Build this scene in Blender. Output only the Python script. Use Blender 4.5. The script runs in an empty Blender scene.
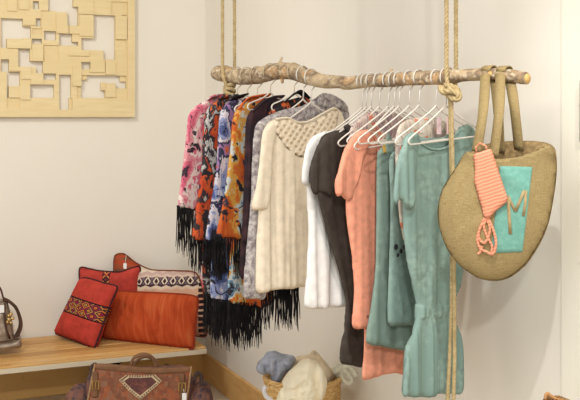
import bpy, bmesh, math, random
import numpy as np
from mathutils import Vector, noise
random.seed(7)
F = 973.0; EYE = 1.70; HZ = 115.0; CXP = 290.0
COL = bpy.context.scene.collection
V = Vector

# ---------------------------------------------------------------- geometry helpers
def ray(px, py): return V(((px-CXP)/F, 1.0, -(py-HZ)/F))
CAM = V((0, 0, EYE))
def at(px, py, D): return CAM + ray(px, py)*D

class Plane:
    def __init__(s, O, u, v):
        s.O = V(O); s.u = V(u).normalized(); s.v = V(v).normalized()
        n = s.u.cross(s.v).normalized()
        if n.dot(CAM-s.O) < 0: n = -n
        s.n = n
    def st(s, px, py):
        r = ray(px, py); t = (s.O-CAM).dot(s.n)/r.dot(s.n)
        d = CAM + r*t - s.O
        a = s.u.dot(s.v)
        su, sv = d.dot(s.u), d.dot(s.v)
        return ((su-a*sv)/(1-a*a), (sv-a*su)/(1-a*a))
    def P(s, a, b, off=0.0): return s.O + s.u*a + s.v*b + s.n*off
    def px(s, x, y, off=0.0):
        if off: return Plane(s.O + s.n*off, s.u, s.v).px(x, y)
        a, b = s.st(x, y); return s.P(a, b)

def link(o, parent=None):
    COL.objects.link(o)
    if parent is not None: o.parent = parent
    return o
def finish(name, bm, mat, parent=None, smooth=True, loc=None):
    me = bpy.data.meshes.new(name)
    bmesh.ops.recalc_face_normals(bm, faces=bm.faces)
    bm.to_mesh(me); bm.free()
    mats = mat if isinstance(mat, (list, tuple)) else [mat]
    for m in mats: me.materials.append(m)
    if smooth:
        for p in me.polygons: p.use_smooth = True
    o = bpy.data.objects.new(name, me)
    link(o, parent)
    if parent is not None:
        o.matrix_parent_inverse = parent.matrix_world.inverted() if False else o.matrix_parent_inverse
        # parents are empties moved by location only: bring vertices into their frame
        L = abs_loc(parent)
        for vtx in me.vertices: vtx.co -= L
    return o
def abs_loc(o):
    L = V((0, 0, 0))
    while o is not None:
        L += o.location; o = o.parent
    return L
def tag(o, label, cat, group=None, kind=None):
    o['label'] = label
    if cat: o['category'] = cat
    if group: o['group'] = group
    if kind: o['kind'] = kind
    return o
def thing(name, label, cat, loc, group=None):
    e = bpy.data.objects.new(name, None); e.empty_display_size = .05
    e.location = loc; link(e); tag(e, label, cat, group); return e
def struct(name, bm, mat, smooth=False):
    o = finish(name, bm, mat, None, smooth); o['kind'] = 'structure'; return o

def add_box(bm, c, ax, ay, az, hx, hy, hz, bev=0.0):
    """box with centre c, unit axes and half sizes"""
    c = V(c); vs = []
    b2 = bmesh.new()
    for sx in (-1, 1):
        for sy in (-1, 1):
            for sz in (-1, 1):
                vs.append(b2.verts.new(c + ax*hx*sx + ay*hy*sy + az*hz*sz))
    for f in ((0,1,3,2),(4,6,7,5),(0,4,5,1),(2,3,7,6),(0,2,6,4),(1,5,7,3)):
        b2.faces.new([vs[i] for i in f])
    if bev: bmesh.ops.bevel(b2, geom=list(b2.edges), offset=bev, segments=2, affect='EDGES', profile=.5)
    merge(bm, b2)
def merge(bm, b2):
    m = bpy.data.meshes.new('tmp'); b2.to_mesh(m); b2.free(); bm.from_mesh(m); bpy.data.meshes.remove(m)
X, Y, Z = V((1,0,0)), V((0,1,0)), V((0,0,1))

def spline(pts, n=6):
    """Catmull-Rom through pts (tuples of any length)"""
    P = [np.array(p, float) for p in pts]; out = []
    for i in range(len(P)-1):
        p0 = P[max(i-1, 0)]; p1 = P[i]; p2 = P[i+1]; p3 = P[min(i+2, len(P)-1)]
        for k in range(n):
            t = k/n
            out.append(.5*((2*p1)+(-p0+p2)*t+(2*p0-5*p1+4*p2-p3)*t*t+(-p0+3*p1-3*p2+p3)*t**3))
    out.append(P[-1]); return out
def add_tube(bm, pts, rad, seg=8, cap=True, rfun=None, closed=False):
    pts = [V(p) for p in pts]; n = len(pts)
    if not hasattr(rad, '__len__'): rad = [rad]*n
    T = []
    for i in range(n):
        if closed: a, b = pts[(i-1) % n], pts[(i+1) % n]
        else: a, b = pts[max(i-1,0)], pts[min(i+1,n-1)]
        T.append((b-a).normalized() if (b-a).length > 1e-9 else Z)
    up = V((0,0,1)) if abs(T[0].z) < .9 else V((1,0,0))
    nrm = (up - T[0]*up.dot(T[0])).normalized(); rings = []
    for i in range(n):
        nrm = (nrm - T[i]*nrm.dot(T[i])).normalized(); bn = T[i].cross(nrm)
        ring = []
        for k in range(seg):
            a = 2*math.pi*k/seg; r = rad[i]
            if rfun: r *= rfun(i, a, pts[i])
            ring.append(bm.verts.new(pts[i] + (nrm*math.cos(a)+bn*math.sin(a))*r))
        rings.append(ring)
    m = n if closed else n-1
    for i in range(m):
        A, B = rings[i], rings[(i+1) % n]
        for k in range(seg):
            bm.faces.new((A[k], A[(k+1) % seg], B[(k+1) % seg], B[k]))
    if cap and not closed:
        bm.faces.new(rings[0][::-1]); bm.faces.new(rings[-1])
    return rings
def add_ribbon(bm, pts, side, w, t):
    """flat strap: pts path, side = width direction(s), half width w, half thickness t"""
    pts = [V(p) for p in pts]; n = len(pts); rings = []
    for i in range(n):
        a, b = pts[max(i-1,0)], pts[min(i+1,n-1)]
        T = (b-a).normalized(); s = (side - T*side.dot(T)).normalized(); nn = T.cross(s)
        ww = w[i] if hasattr(w, '__len__') else w
        rings.append([bm.verts.new(pts[i]+s*ww*x+nn*t*y) for x, y in ((-1,-1),(0,-1.3),(1,-1),(1,1),(0,1.3),(-1,1))])
    for i in range(n-1):
        for k in range(6): bm.faces.new((rings[i][k], rings[i][(k+1)%6], rings[i+1][(k+1)%6], rings[i+1][k]))
    bm.faces.new(rings[0][::-1]); bm.faces.new(rings[-1])

def cloth(name, outline, pl, mat, parent=None, T=.012, R=.03, off=0.0, fold=(.006, 9, 0), res=.008,
          crump=0.0, cs=12, uvf=None, smooth_outline=True, foldtop=.15, skew=0.0, bandf=None, back_flat=False, shell=None, opentop=None, fmask=None):
    """closed, padded cloth body whose front and back sheets share the outline"""
    pts = outline
    if smooth_outline:
        q = [np.array(p, float) for p in pts]; n = len(q); o2 = []
        for i in range(n):
            p0, p1, p2, p3 = q[i-1], q[i], q[(i+1)%n], q[(i+2)%n]
            for k in range(3):
                t = k/3
                h = .5*((2*p1)+(-p0+p2)*t+(2*p0-5*p1+4*p2-p3)*t*t+(-p0+3*p1-3*p2+p3)*t**3)
                o2.append(h*.75+(p1+(p2-p1)*t)*.25)
        pts = o2
    poly = np.array([pl.st(p[0], p[1]) for p in pts])
    x0, y0 = poly.min(0); x1, y1 = poly.max(0)
    nx = int((x1-x0)/res)+2; ny = int((y1-y0)/res)+2
    A = poly; B = np.roll(poly, -1, 0)
    def inside(qx, qy):
        c = np.zeros(qx.shape, bool)
        for a, b in zip(A, B):
            if a[1] == b[1]: continue
            cond = ((a[1] > qy) != (b[1] > qy)) & (qx < (b[0]-a[0])*(qy-a[1])/(b[1]-a[1])+a[0])
            c ^= cond
        return c
    gx = x0 - res*.5 + np.arange(nx+1)*res; gy = y0 - res*.5 + np.arange(ny+1)*res
    cxx, cyy = np.meshgrid((gx[:-1]+gx[1:])/2, (gy[:-1]+gy[1:])/2, indexing='ij')
    cell = inside(cxx, cyy)
    cnt = np.zeros((nx+1, ny+1), int)
    for dx in (0, 1):
        for dy in (0, 1): cnt[dx:dx+nx, dy:dy+ny] += cell
    ii, jj = np.nonzero(cnt); qx = gx[ii].copy(); qy = gy[jj].copy()
    td = np.full(qx.shape, 1e9)
    if opentop is not None: opentop_t = pl.st(CXP, opentop)[1]
    best = np.full(qx.shape, 1e9); bx = qx.copy(); by = qy.copy()
    for a, b in zip(A, B):
        d = b-a; L = (d**2).sum()
        if L < 1e-12: continue
        t = np.clip(((qx-a[0])*d[0]+(qy-a[1])*d[1])/L, 0, 1)
        px_, py_ = a[0]+t*d[0], a[1]+t*d[1]; ds = np.hypot(qx-px_, qy-py_)
        m = ds < best; best[m] = ds[m]; bx[m] = px_[m]; by[m] = py_[m]
        if opentop is None or min(a[1], b[1]) < opentop_t: td = np.minimum(td, ds)
    edge = cnt[ii, jj] < 4
    qx[edge] = bx[edge]; qy[edge] = by[edge]; dist = np.where(edge & (td <= best+1e-9), 0, td)
    bm = bmesh.new(); uvl = bm.loops.layers.uv.new('UVMap')
    if uvf:
        o_ = np.array(pl.st(*uvf[0])); xa = np.array(pl.st(*uvf[1]))-o_; ya = np.array(pl.st(*uvf[2]))-o_
        M = np.linalg.inv(np.array([[xa[0], ya[0]], [xa[1], ya[1]]]))
    fr = {}; bk = {}; uv = {}
    H = y1-y0
    for k in range(len(ii)):
        s_, t_, d_ = float(qx[k]), float(qy[k]), float(dist[k])
        e = min(d_/R, 1.0); th = T*math.sqrt(max(0, 1-(1-e)**2))
        low = 1-(t_-y0)/H; ramp = foldtop+(1-foldtop)*low
        nz = noise.noise(V((s_*6, t_*1.2, fold[2])))
        q_ = (s_+skew*t_+nz*.02)*fold[1]
        f = fold[0]*ramp*(2.4*noise.noise(V((q_*1.25, t_*.8, fold[2]*7.7)))+1.5*(.5-2*abs(noise.noise(V((q_*1.9, t_*.7, fold[2]*3.3+20)))))+.5*noise.noise(V((q_*5, t_*1.1, fold[2]+40))))
        if fmask: f *= fmask(s_, t_); th *= 1
        if crump:
            c3 = V((s_*cs, t_*cs, fold[2]+3.1))
            w3 = c3+V((noise.noise(c3*.7), noise.noise(c3*.7+V((5,5,5))), 0))*1.1
            f += crump*e*(1-3.2*abs(noise.noise(w3)) + .9*(1-3*abs(noise.noise(w3*1.9+V((7,0,0))))))
        if bandf: th += bandf(s_, t_, d_)
        key = (ii[k], jj[k])
        fr[key] = bm.verts.new(pl.P(s_, t_, off+f+th))
        if shell: bk[key] = fr[key] if edge[k] else bm.verts.new(pl.P(s_, t_, off+f+th-shell))
        else: bk[key] = fr[key] if edge[k] else bm.verts.new(pl.P(s_, t_, off+(0 if back_flat else f)-th))
        if uvf:
            r = M @ (np.array([s_, t_])-o_); uv[key] = (r[0], r[1])
        else: uv[key] = ((s_-x0)/(x1-x0), (t_-y0)/H)
    for i in range(nx):
        for j in range(ny):
            if not cell[i, j]: continue
            ks = [(i,j),(i+1,j),(i+1,j+1),(i,j+1)]
            for D_, rev in ((fr, 0), (bk, 1)):
                kk = ks[::-1] if rev else ks
                vs = [D_[q] for q in kk]
                if rev and all(bk[q] is fr[q] for q in kk): continue
                try: f = bm.faces.new(vs)
                except ValueError: continue
                for lp, q in zip(f.loops, kk): lp[uvl].uv = uv[q]
    return finish(name, bm, mat, parent)

# ---------------------------------------------------------------- material helpers
def lin(c):
    return tuple([(x/255/12.92 if x/255 <= .04045 else ((x/255+.055)/1.055)**2.4) for x in c])+(1,)
class NT:
    def __init__(s, name, rough=.8, spec=.3, metal=0):
        s.m = bpy.data.materials.new(name); s.m.use_nodes = True; s.t = s.m.node_tree
        s.b = s.t.nodes['Principled BSDF']; s.b.inputs['Roughness'].default_value = rough
        s.b.inputs['Specular IOR Level'].default_value = spec; s.b.inputs['Metallic'].default_value = metal
        s.tc = s.t.nodes.new('ShaderNodeTexCoord')
    def n(s, typ, **kw):
        nd = s.t.nodes.new(typ)
        for k, v in kw.items():
            if k in nd.inputs.keys() and not hasattr(nd, k): nd.inputs[k].default_value = v
            else:
                try: setattr(nd, k, v)
                except Exception: nd.inputs[k].default_value = v
        return nd
    def l(s, a, b): s.t.links.new(a, b)
    def set(s, inp, val):
        if isinstance(val, bpy.types.NodeSocket): s.l(val, inp)
        else: inp.default_value = val
    def math(s, op, a, b=0.0, c=None):
        nd = s.t.nodes.new('ShaderNodeMath'); nd.operation = op
        s.set(nd.inputs[0], a); s.set(nd.inputs[1], b)
        if c is not None: s.set(nd.inputs[2], c)
        return nd.outputs[0]
    def mix(s, f, a, b, mode='MIX'):
        nd = s.t.nodes.new('ShaderNodeMix'); nd.data_type = 'RGBA'; nd.blend_type = mode
        s.set(nd.inputs[0], f); s.set(nd.inputs[6], a); s.set(nd.inputs[7], b); return nd.outputs[2]
    def coord(s, kind='Object', scale=(1,1,1), loc=(0,0,0), rot=(0,0,0)):
        mp = s.t.nodes.new('ShaderNodeMapping'); s.l(s.tc.outputs[kind], mp.inputs[0])
        mp.inputs['Scale'].default_value = scale; mp.inputs['Location'].default_value = loc; mp.inputs['Rotation'].default_value = rot
        return mp.outputs[0]
    def noise(s, co, scale, detail=3, dist=0, rough=.5):
        nd = s.t.nodes.new('ShaderNodeTexNoise'); s.l(co, nd.inputs['Vector'])
        nd.inputs['Scale'].default_value = scale; nd.inputs['Detail'].default_value = detail
        nd.inputs['Distortion'].default_value = dist; nd.inputs['Roughness'].default_value = rough
        return nd.outputs['Fac']
    def ramp(s, fac, stops, interp='LINEAR'):
        nd = s.t.nodes.new('ShaderNodeValToRGB'); nd.color_ramp.interpolation = interp
        els = nd.color_ramp.elements
        while len(els) < len(stops): els.new(.5)
        for e, (p, c) in zip(els, stops): e.position = p; e.color = lin(c) if max(c) > 1 else tuple(c)+(1,)
        s.set(nd.inputs[0], fac); return nd.outputs[0]
    def bump(s, h, strength=.3, dist=.002):
        nd = s.t.nodes.new('ShaderNodeBump'); nd.inputs['Strength'].default_value = strength; nd.inputs['Distance'].default_value = dist
        s.l(h, nd.inputs['Height']); s.l(nd.outputs[0], s.b.inputs['Normal'])
    def col(s, c): s.set(s.b.inputs['Base Color'], c); return s.m

def fabric(name, c, var=.12, scale=60, weave=350, rough=.9, mottled=None, ns=6):
    t = NT(name, rough, .15); co = t.coord()
    n1 = t.noise(co, scale, 4); n2 = t.noise(co, ns, 3)
    c2 = tuple(x*(1-var) for x in c); c3 = tuple(min(255, x*(1+var*.6)) for x in c)
    a = t.ramp(n1, [(.3, c2), (.7, c3)])
    if mottled: a = t.mix(t.ramp(n2, [(.4, (0,0,0)), (.62, (1.,1.,1.))]), a, lin(mottled))
    t.bump(t.noise(co, weave, 2), .35, .001)
    return t.col(a)
def floral(name, pal, scale=14, seed=0.0, dist=1.2, rough=.7):
    """palette blotches: a printed cloth"""
    t = NT(name, rough, .2); co = t.coord(loc=(seed, seed*.7, seed*1.3))
    f = t.noise(t.coord(loc=(seed, seed*.7, seed*1.3), scale=(1,1,.65)), scale, 6, dist, .62)
    n = len(pal); st = [(.34+.32*i/(n-1) if i else 0, c) for i, c in enumerate(pal)]
    a = t.ramp(f, st, 'CONSTANT')
    g = t.noise(co, scale*2.3, 2, .6)
    f2 = t.noise(t.coord(loc=(seed+9, 3, seed)), scale*1.4, 2, 2.0)
    a = t.mix(t.ramp(f2, [(.60, (0,0,0)), (.63, (1.,1.,1.))]), a, t.ramp(g, [(0, pal[-1]), (.5, pal[0]), (.58, pal[n//2])], 'CONSTANT'))
    t.bump(t.noise(co, 300, 2), .2, .001)
    return t.col(a)
def plain(name, c, rough=.6, metal=0, spec=.3):
    t = NT(name, rough, spec, metal); return t.col(lin(c))
def wood(name, c1, c2, c3, ax='x', stretch=14, scale=7, rough=.55, knots=False, rotz=0, bs=.12):
    t = NT(name, rough, .3)
    sc = {'x': (1/stretch*3, 1, 1), 'y': (1, 1/stretch*3, 1), 'z': (1, 1, 1/stretch*3)}[ax]
    r = t.n('ShaderNodeVectorRotate'); r.rotation_type = 'Z_AXIS'; t.l(t.tc.outputs['Object'], r.inputs['Vector']); r.inputs['Angle'].default_value = -rotz
    mp = t.n('ShaderNodeMapping'); t.l(r.outputs[0], mp.inputs[0]); mp.inputs['Scale'].default_value = sc
    co = mp.outputs[0]
    f = t.noise(co, scale*6, 5, .6); g = t.noise(co, scale*1.5, 2, .3)
    a = t.ramp(f, [(.25, c1), (.5, c2), (.75, c3)])
    a = t.mix(t.ramp(g, [(.35, (0,0,0)), (.7, (1.,1.,1.))]), a, t.ramp(f, [(.2, c2), (.8, c1)]))
    if knots:
        vo = t.n('ShaderNodeTexVoronoi'); mp2 = t.n('ShaderNodeMapping'); t.l(r.outputs[0], mp2.inputs[0]); mp2.inputs['Scale'].default_value = (1, .3, 1.4)
        t.l(mp2.outputs[0], vo.inputs['Vector']); vo.inputs['Scale'].default_value = 4.5
        k = t.ramp(vo.outputs['Distance'], [(.05, (1.,1.,1.)), (.13, (0,0,0))])
        a = t.mix(k, a, lin(tuple(x*.62 for x in c1)))
    t.bump(f, bs, .002)
    return t.col(a)

# ---------------------------------------------------------------- room frame (two walls meeting at the corner C)
C0 = V((-.55, 6.3, 0)); uA = V((-.918, -.397, 0)).normalized(); uB = V((.397, -.918, 0)).normalized()
def wallA(t, z, off=0.0): return C0 + uA*t + uB*off + Z*z        # off: distance out from wall A
def wallB(t, z, off=0.0): return C0 + uB*t + uA*off + Z*z        # off: distance out from wall B
def plA(off, lean=0.0):
    return Plane(wallA(0, 0, off), -uA, (Z*math.cos(lean) - uB*math.sin(lean)))
PA = plA(0)

m_wall = NT('painted_plaster', .85, .2); co = m_wall.coord()
m_wall.bump(m_wall.noise(co, 40, 4), .08, .004)
m_wall = m_wall.col(m_wall.ramp(m_wall.noise(co, 1.5, 2), [(.3, (233,227,217)), (.7, (236,231,221))]))
m_ceil = plain('ceiling_paint', (238,234,226), .9)
m_floor = NT('pale_floor', .35, .4); co = m_floor.coord()
m_floor = m_floor.col(m_floor.ramp(m_floor.noise(co, 5, 5), [(.3, (196,182,162)), (.7, (212,199,180))]))
H = 3.35
bm = bmesh.new(); add_box(bm, (0,2,-.05), X, Y, Z, 5.5, 6.0, .05); struct('floor', bm, m_floor)
bm = bmesh.new(); add_box(bm, (0,2,H+.05), X, Y, Z, 5.5, 6.0, .05); struct('ceiling', bm, m_ceil)
bm = bmesh.new(); add_box(bm, wallA(2.4, H/2, -.06), uA, uB, Z, 2.52, .06, H/2); struct('wall_back', bm, m_wall)
bm = bmesh.new(); add_box(bm, wallB(4.0, H/2, -.06), uB, uA, Z, 4.0, .06, H/2); struct('wall_right', bm, m_wall)
angA = math.atan2(.397, .918); angB = math.atan2(-.918, .397)
m_baseA = wood('pine_board', (216,168,96), (228,184,116), (236,198,134), 'x', 14, 5, .5, True, angA)
m_baseB = wood('pine_board_side', (206,158,96), (220,174,110), (230,190,128), 'x', 14, 5, .5, False, angB)
bm = bmesh.new(); add_box(bm, wallA(2.4, .085, .011), uA, uB, Z, 2.4, .010, .084, .003); struct('baseboard_back', bm, m_baseA)
bm = bmesh.new(); add_box(bm, wallB(4.0, .085, .011), uB, uA, Z, 3.975, .010, .084, .003); struct('baseboard_right', bm, m_baseB)

# white panelled door at the right edge
PB = Plane(wallB(0, 0, 0), uB, Z)
m_door = plain('door_paint', (235,230,217), .6)
t0 = PB.st(565, 50)[0]
bm = bmesh.new()
z1 = 2.15
add_box(bm, wallB(t0+.45, z1/2, .008), uB, uA, Z, .45, .007, z1/2, .002)
for zc in (1.93, 1.45, .9, .4):
    for zz in (zc+.19, zc-.19): add_box(bm, wallB(t0+.46, zz, .0162), uB, uA, Z, .36, .0012, .010, .001)
    for tt in (t0+.09, t0+.83): add_box(bm, wallB(tt, zc, .0162), uB, uA, Z, .010, .0012, .2, .001)
dr = struct('door_1', bm, m_door)
bm = bmesh.new(); add_tube(bm, [wallB(t0+.142, 1.62, .05), wallB(t0+.142, 1.80, .05)], .010, 10); 
for zz in (1.64, 1.78): add_tube(bm, [wallB(t0+.142, zz, .013), wallB(t0+.142, zz, .05)], .006, 8)
finish('door_handle', bm, plain('brushed_grey', (190,188,180), .4, .6), dr)

# ---------------------------------------------------------------- carved wooden wall art
m_art = wood('birch_ply', (222,200,150), (230,210,164), (236,218,176), 'x', 20, 8, .6, False, angA, .1)
HOLES = [(0,21,22,41),(0,41,6,50),(22,28,30,40),(35,20,41,28),(32,3,38,11),(47,-6,72,13),(66,7,77,26),(43,32,55,41),(58,34,71,46),
 (71,42,77,46),(80,38,92,50),(31,40,41,45),(17,50,29,68),(29,62,42,68),(35,68,42,74),(92,14,114,50),(102,50,114,59),(80,62,89,69),
 (58,75,70,110),(80,79,100,98),(86,75,125,83),(114,83,125,88),(0,61,8,73),(6,73,19,87),(6,87,8,98),(29,85,53,98),(42,74,55,80),
 (100,90,104,98),(-30,60,-10,80),(-40,10,-14,38),(-60,30,-46,70),(-28,88,-6,100),(-60,80,-40,104),(-6,-30,20,-10),(30,-34,60,-16),
 (80,-30,110,-12),(-40,-40,-20,-10),(96,-54,120,-38),(10,-58,44,-42)]
RAISE = [(120,8,126,14,0),(22,22,34,27,2),(6,8,16,13,2),(18,-4,28,12,2),(6,0,16,14,2),(55,21,67,34,2),(68,26,79,34,2),(31,30,41,36,1),(6,41,30,50,2),
 (0,51,17,62,2),(31,46,42,62,2),(67,46,88,56,2),(110,0,126,13,1),(78,15,92,36,2),(114,38,125,50,1),(114,15,125,38,2),(104,60,114,74,2),(71,66,80,86,2),
 (76,86,80,98,1),(68,98,71,110,1),(104,87,114,97,2),(100,82,105,88,1),(119,75,125,81,1),(80,75,86,80,1),(30,74,42,85,2),(6,98,19,110,1),(19,86,29,100,2),(72,0,92,14,2),
 (42,46,58,62,1),(20,68,30,80,2),(8,62,20,72,2),(126,0,134,118,2),(0,108,134,118,2),(71,99,126,110,2),(88,60,103,72,2),(40,12,55,30,1)]
def levels(x, y):
    L = 2
    if -62 < x < 126 and -62 < y < 110: L = 1.55
    for a, b, c, d, l in RAISE:
        if a <= x < c and b <= y < d: L = {0: .5, 1: 1.0, 2: 2.0}[l]
    for a, b, c, d in HOLES:
        if a <= x < c and b <= y < d: L = 0
    for a, b, c, d, l in RAISE:
        if l == 1 and a <= x < c and b <= y < d and L == 0: L = .8
    return L
xs = list(range(-66, 134, 1)); ys = list(range(-64, 118, 1))
q = sorted(set([a for h in HOLES+RAISE for a in (h[0], h[2])]+[-66, 133, -62, 126])); q = [v for v in q if -66 <= v <= 133]
r_ = sorted(set([a for h in HOLES+RAISE for a in (h[1], h[3])]+[-64, 117, -62, 110])); r_ = [v for v in r_ if -64 <= v <= 117]
def sA(x): return PA.st(x, 115)[0]
zt = lambda y: PA.st(66, y)[1]
bm = bmesh.new(); LV = {}
for i in range(len(q)-1):
    for j in range(len(r_)-1): LV[i, j] = levels((q[i]+q[i+1])/2, (r_[j]+r_[j+1])/2)
STEP = .022
def ap(i, j, l): return PA.P(sA(q[i]), zt(r_[j]), .004+l*STEP)
def quad(a, b, c, d):
    bm.faces.new([bm.verts.new(p) for p in (a, b, c, d)])
for (i, j), l in LV.items():
    if l > 0:
        quad(ap(i,j,l), ap(i+1,j,l), ap(i+1,j+1,l), ap(i,j+1,l)); quad(ap(i,j,0), ap(i,j+1,0), ap(i+1,j+1,0), ap(i+1,j,0))
    for di, dj, e in ((1,0,((i+1,j),(i+1,j+1))),(0,1,((i,j+1),(i+1,j+1)))):
        l2 = LV.get((i+di, j+dj), 0)
        if l2 != l: quad(ap(*e[0], l), ap(*e[1], l), ap(*e[1], l2), ap(*e[0], l2))
    for di, dj, e in ((-1,0,((i,j),(i,j+1))),(0,-1,((i,j),(i+1,j)))):
        if (i+di, j+dj) not in LV and l > 0: quad(ap(*e[0], l), ap(*e[1], l), ap(*e[1], 0), ap(*e[0], 0))
bmesh.ops.remove_doubles(bm, verts=bm.verts, dist=1e-5)
art = finish('wall_art', bm, m_art, None, False)
tag(art, 'pale plywood wall relief of layered interlocking squares with cut-out holes, on the back wall', 'wall art')

# ---------------------------------------------------------------- bench
BT = .365                                                   # top height
m_bench = wood('bench_pine', (186,138,82), (216,174,112), (232,200,142), 'x', 18, 8, .45, True, angA)
m_bench2 = wood('bench_pine_dark', (164,118,64), (198,152,92), (220,180,122), 'x', 18, 6, .45, False, angA)
m_bench3 = wood('bench_pine_mid', (192,146,84), (212,168,106), (206,150,96), 'x', 18, 5, .45, False, angA)
m_benchedge = plain('pale_sawn_edge', (206,194,172), .7)
m_black = plain('black_steel', (28,26,26), .5)
tB0, tB1 = .216, 3.1          # along wall A from the corner
bench = thing('wooden_bench', 'low slatted pine bench along the back wall carrying cushions and a handbag', 'bench', wallA(1.5, 0, .33))
nsl = 7; wsl = .65/nsl
for k in range(nsl):
    bm = bmesh.new(); o_ = .02+wsl*(k+.5)
    add_box(bm, wallA((tB0+tB1)/2, BT-.0175, o_), uA, uB, Z, (tB1-tB0)/2, wsl/2-.0045, .0175, .003)
    finish('slat', bm, (m_bench, m_bench2, m_bench3)[(0, 1, 2, 0, 1, 2, 0)[k]], bench, False)
bm = bmesh.new(); add_box(bm, wallA((tB0+tB1)/2, BT-.0225, .676), uA, uB, Z, (tB1-tB0)/2, .005, .0125, .001); finish('edge_rail', bm, m_benchedge, bench, False)
for tt in (.72, 2.6):
    bm = bmesh.new()
    add_box(bm, wallA(tt, BT-.05, .33), uA, uB, Z, .03, .28, .010, .002)
    finish('crossbar', bm, m_black, bench, False)
    for o_ in (.10, .56):
        bm = bmesh.new(); add_box(bm, wallA(tt, (BT-.06)/2, o_), uA, uB, Z, .022, .022, (BT-.06)/2, .003); finish('leg', bm, m_black, bench, False)
pl = Plane(wallA(0, BT, 0), -uA, -uB)
bm = bmesh.new(); p = pl.px(5.5, 365.5, 0); add_box(bm, V((p.x, p.y, BT+.0006)), uA, uB, Z, .028, .012, .0006)
finish('wood_plug', bm, plain('plug_wood', (190,138,80), .5), bench, False)

# ---------------------------------------------------------------- cushions
def kilim_band(name, base, band_lo, band_hi, pal, edge=(50,28,28), sx=7, sy=2.0, base2=None, swap=False):
    t = NT(name, .9, .12); uvn = t.n('ShaderNodeSeparateXYZ'); t.l(t.tc.outputs['UV'], uvn.inputs[0])
    u, v = uvn.outputs[0], uvn.outputs[1]; co = t.coord()
    if swap: u, v = v, u
    a = t.ramp(t.noise(co, 22, 5, .3), [(.3, tuple(x*.84 for x in base)), (.7, base)])
    if base2: a = t.mix(t.ramp(t.noise(t.coord('UV', (1.2, 9, 1)), 3, 2), [(.42, (0,0,0)), (.6, (1.,1.,1.))]), a, lin(base2))
    inb = t.math('MULTIPLY', t.math('GREATER_THAN', v, band_lo), t.math('LESS_THAN', v, band_hi))
    w = t.math('DIVIDE', t.math('SUBTRACT', v, band_lo), band_hi-band_lo)
    # diamond lattice: |frac(u*sx)-.5| + |w-.5|
    fu = t.math('ABSOLUTE', t.math('SUBTRACT', t.math('FRACT', t.math('MULTIPLY', u, sx)), .5))
    fw = t.math('ABSOLUTE', t.math('SUBTRACT', t.math('FRACT', t.math('MULTIPLY', w, sy)), .5))
    dm = t.math('ADD', fu, fw)
    idx = t.math('FRACT', t.math('ADD', t.math('MULTIPLY', dm, 1.3), t.math('MULTIPLY', t.math('FLOOR', t.math('MULTIPLY', u, sx)), .37)))
    n = len(pal); b = t.ramp(idx, [(i/n, c) for i, c in enumerate(pal)], 'CONSTANT')
    eb = t.math('LESS_THAN', t.math('ABSOLUTE', t.math('SUBTRACT', t.math('ABSOLUTE', t.math('SUBTRACT', w, .5)), .47)), .05)
    b = t.mix(eb, b, lin(edge))
    a = t.mix(inb, a, b)
    t.bump(t.noise(t.coord(scale=(1,1,3)), 120, 3), .5, .003)
    return t.col(a)
def seam(outline, pl, mat, parent, r=.006, off=0.0):
    q = [np.array(p, float) for p in outline]; n = len(q); o2 = []
    for i in range(n):
        p0, p1, p2, p3 = q[i-1], q[i], q[(i+1)%n], q[(i+2)%n]
        for k in range(4):
            t = k/4
            h = .5*((2*p1)+(-p0+p2)*t+(2*p0-5*p1+4*p2-p3)*t*t+(-p0+3*p1-3*p2+p3)*t**3)
            o2.append(h*.75+(p1+(p2-p1)*t)*.25)
    bm = bmesh.new(); add_tube(bm, [pl.px(x, y, off) for x, y in o2], r, 6, closed=True)
    return finish('piping', bm, mat, parent)
m_pipe = plain('dark_piping', (62,30,34), .9)
def cushion(label, outline, off, lean, mat, T=.06, R=.10, uvf=None, pipe=m_pipe, group='kilim cushions on the bench'):
    (ax, ad), (bx_, bd) = off                       # the two bottom corners: pixel column and depth, on the bench top
    a_ = V(((ax-CXP)/F*ad, ad, BT)); b_ = V(((bx_-CXP)/F*bd, bd, BT)); d_ = (b_-a_).normalized(); up_ = V((-d_.y, d_.x, 0))
    pl = Plane(a_, d_, Z*math.cos(lean)+up_*math.sin(lean))
    cx = sum(p[0] for p in outline)/len(outline); by = max(p[1] for p in outline)
    e = thing('cushion', label, 'cushion', pl.px(cx, by))
    cloth('cover', outline, pl, mat, e, T=T, R=R, fold=(.004, 4, cx), res=.011, crump=.004, cs=9, uvf=uvf)
    if pipe: seam(outline, pl, pipe, e)
    return e, pl
back_o = [(115,256),(124,254),(136,263),(152,270),(178,271),(196,273),(203,290),(206,318),(206,336),(190,335),(150,333),(119,331),(116,300),(114,272)]
mb = NT('kilim_banded_long', .9, .12)
uvn = mb.n('ShaderNodeSeparateXYZ'); mb.l(mb.tc.outputs['UV'], uvn.inputs[0]); u, v = uvn.outputs[0], uvn.outputs[1]
side = mb.ramp(mb.noise(mb.coord('UV', (1, 7, 1)), 3, 3), [(.35, (150,62,44)), (.5, (176,76,48)), (.62, (120,84,60))])
vv = mb.math('ADD', v, mb.math('MULTIPLY', mb.math('ABSOLUTE', mb.math('SUBTRACT', mb.math('FRACT', mb.math('MULTIPLY', u, 9)), .5)), .05))
cen = mb.ramp(vv, [(0, (200,150,128)), (.20, (150,96,84)), (.23, (214,186,160)), (.36, (212,160,134)), (.46, (120,84,84)), (.49, (222,180,152)), (.58, (224,204,182)), (.62, (70,48,56)), (.73, (214,190,174)), (.76, (198,168,160)), (.80, (226,210,190)), (.84, (224,208,188))], 'CONSTANT')
dia = mb.math('ADD', mb.math('ABSOLUTE', mb.math('SUBTRACT', mb.math('FRACT', mb.math('MULTIPLY', u, 11)), .5)), mb.math('ABSOLUTE', mb.math('MULTIPLY', mb.math('SUBTRACT', v, .67), 6)))
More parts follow.
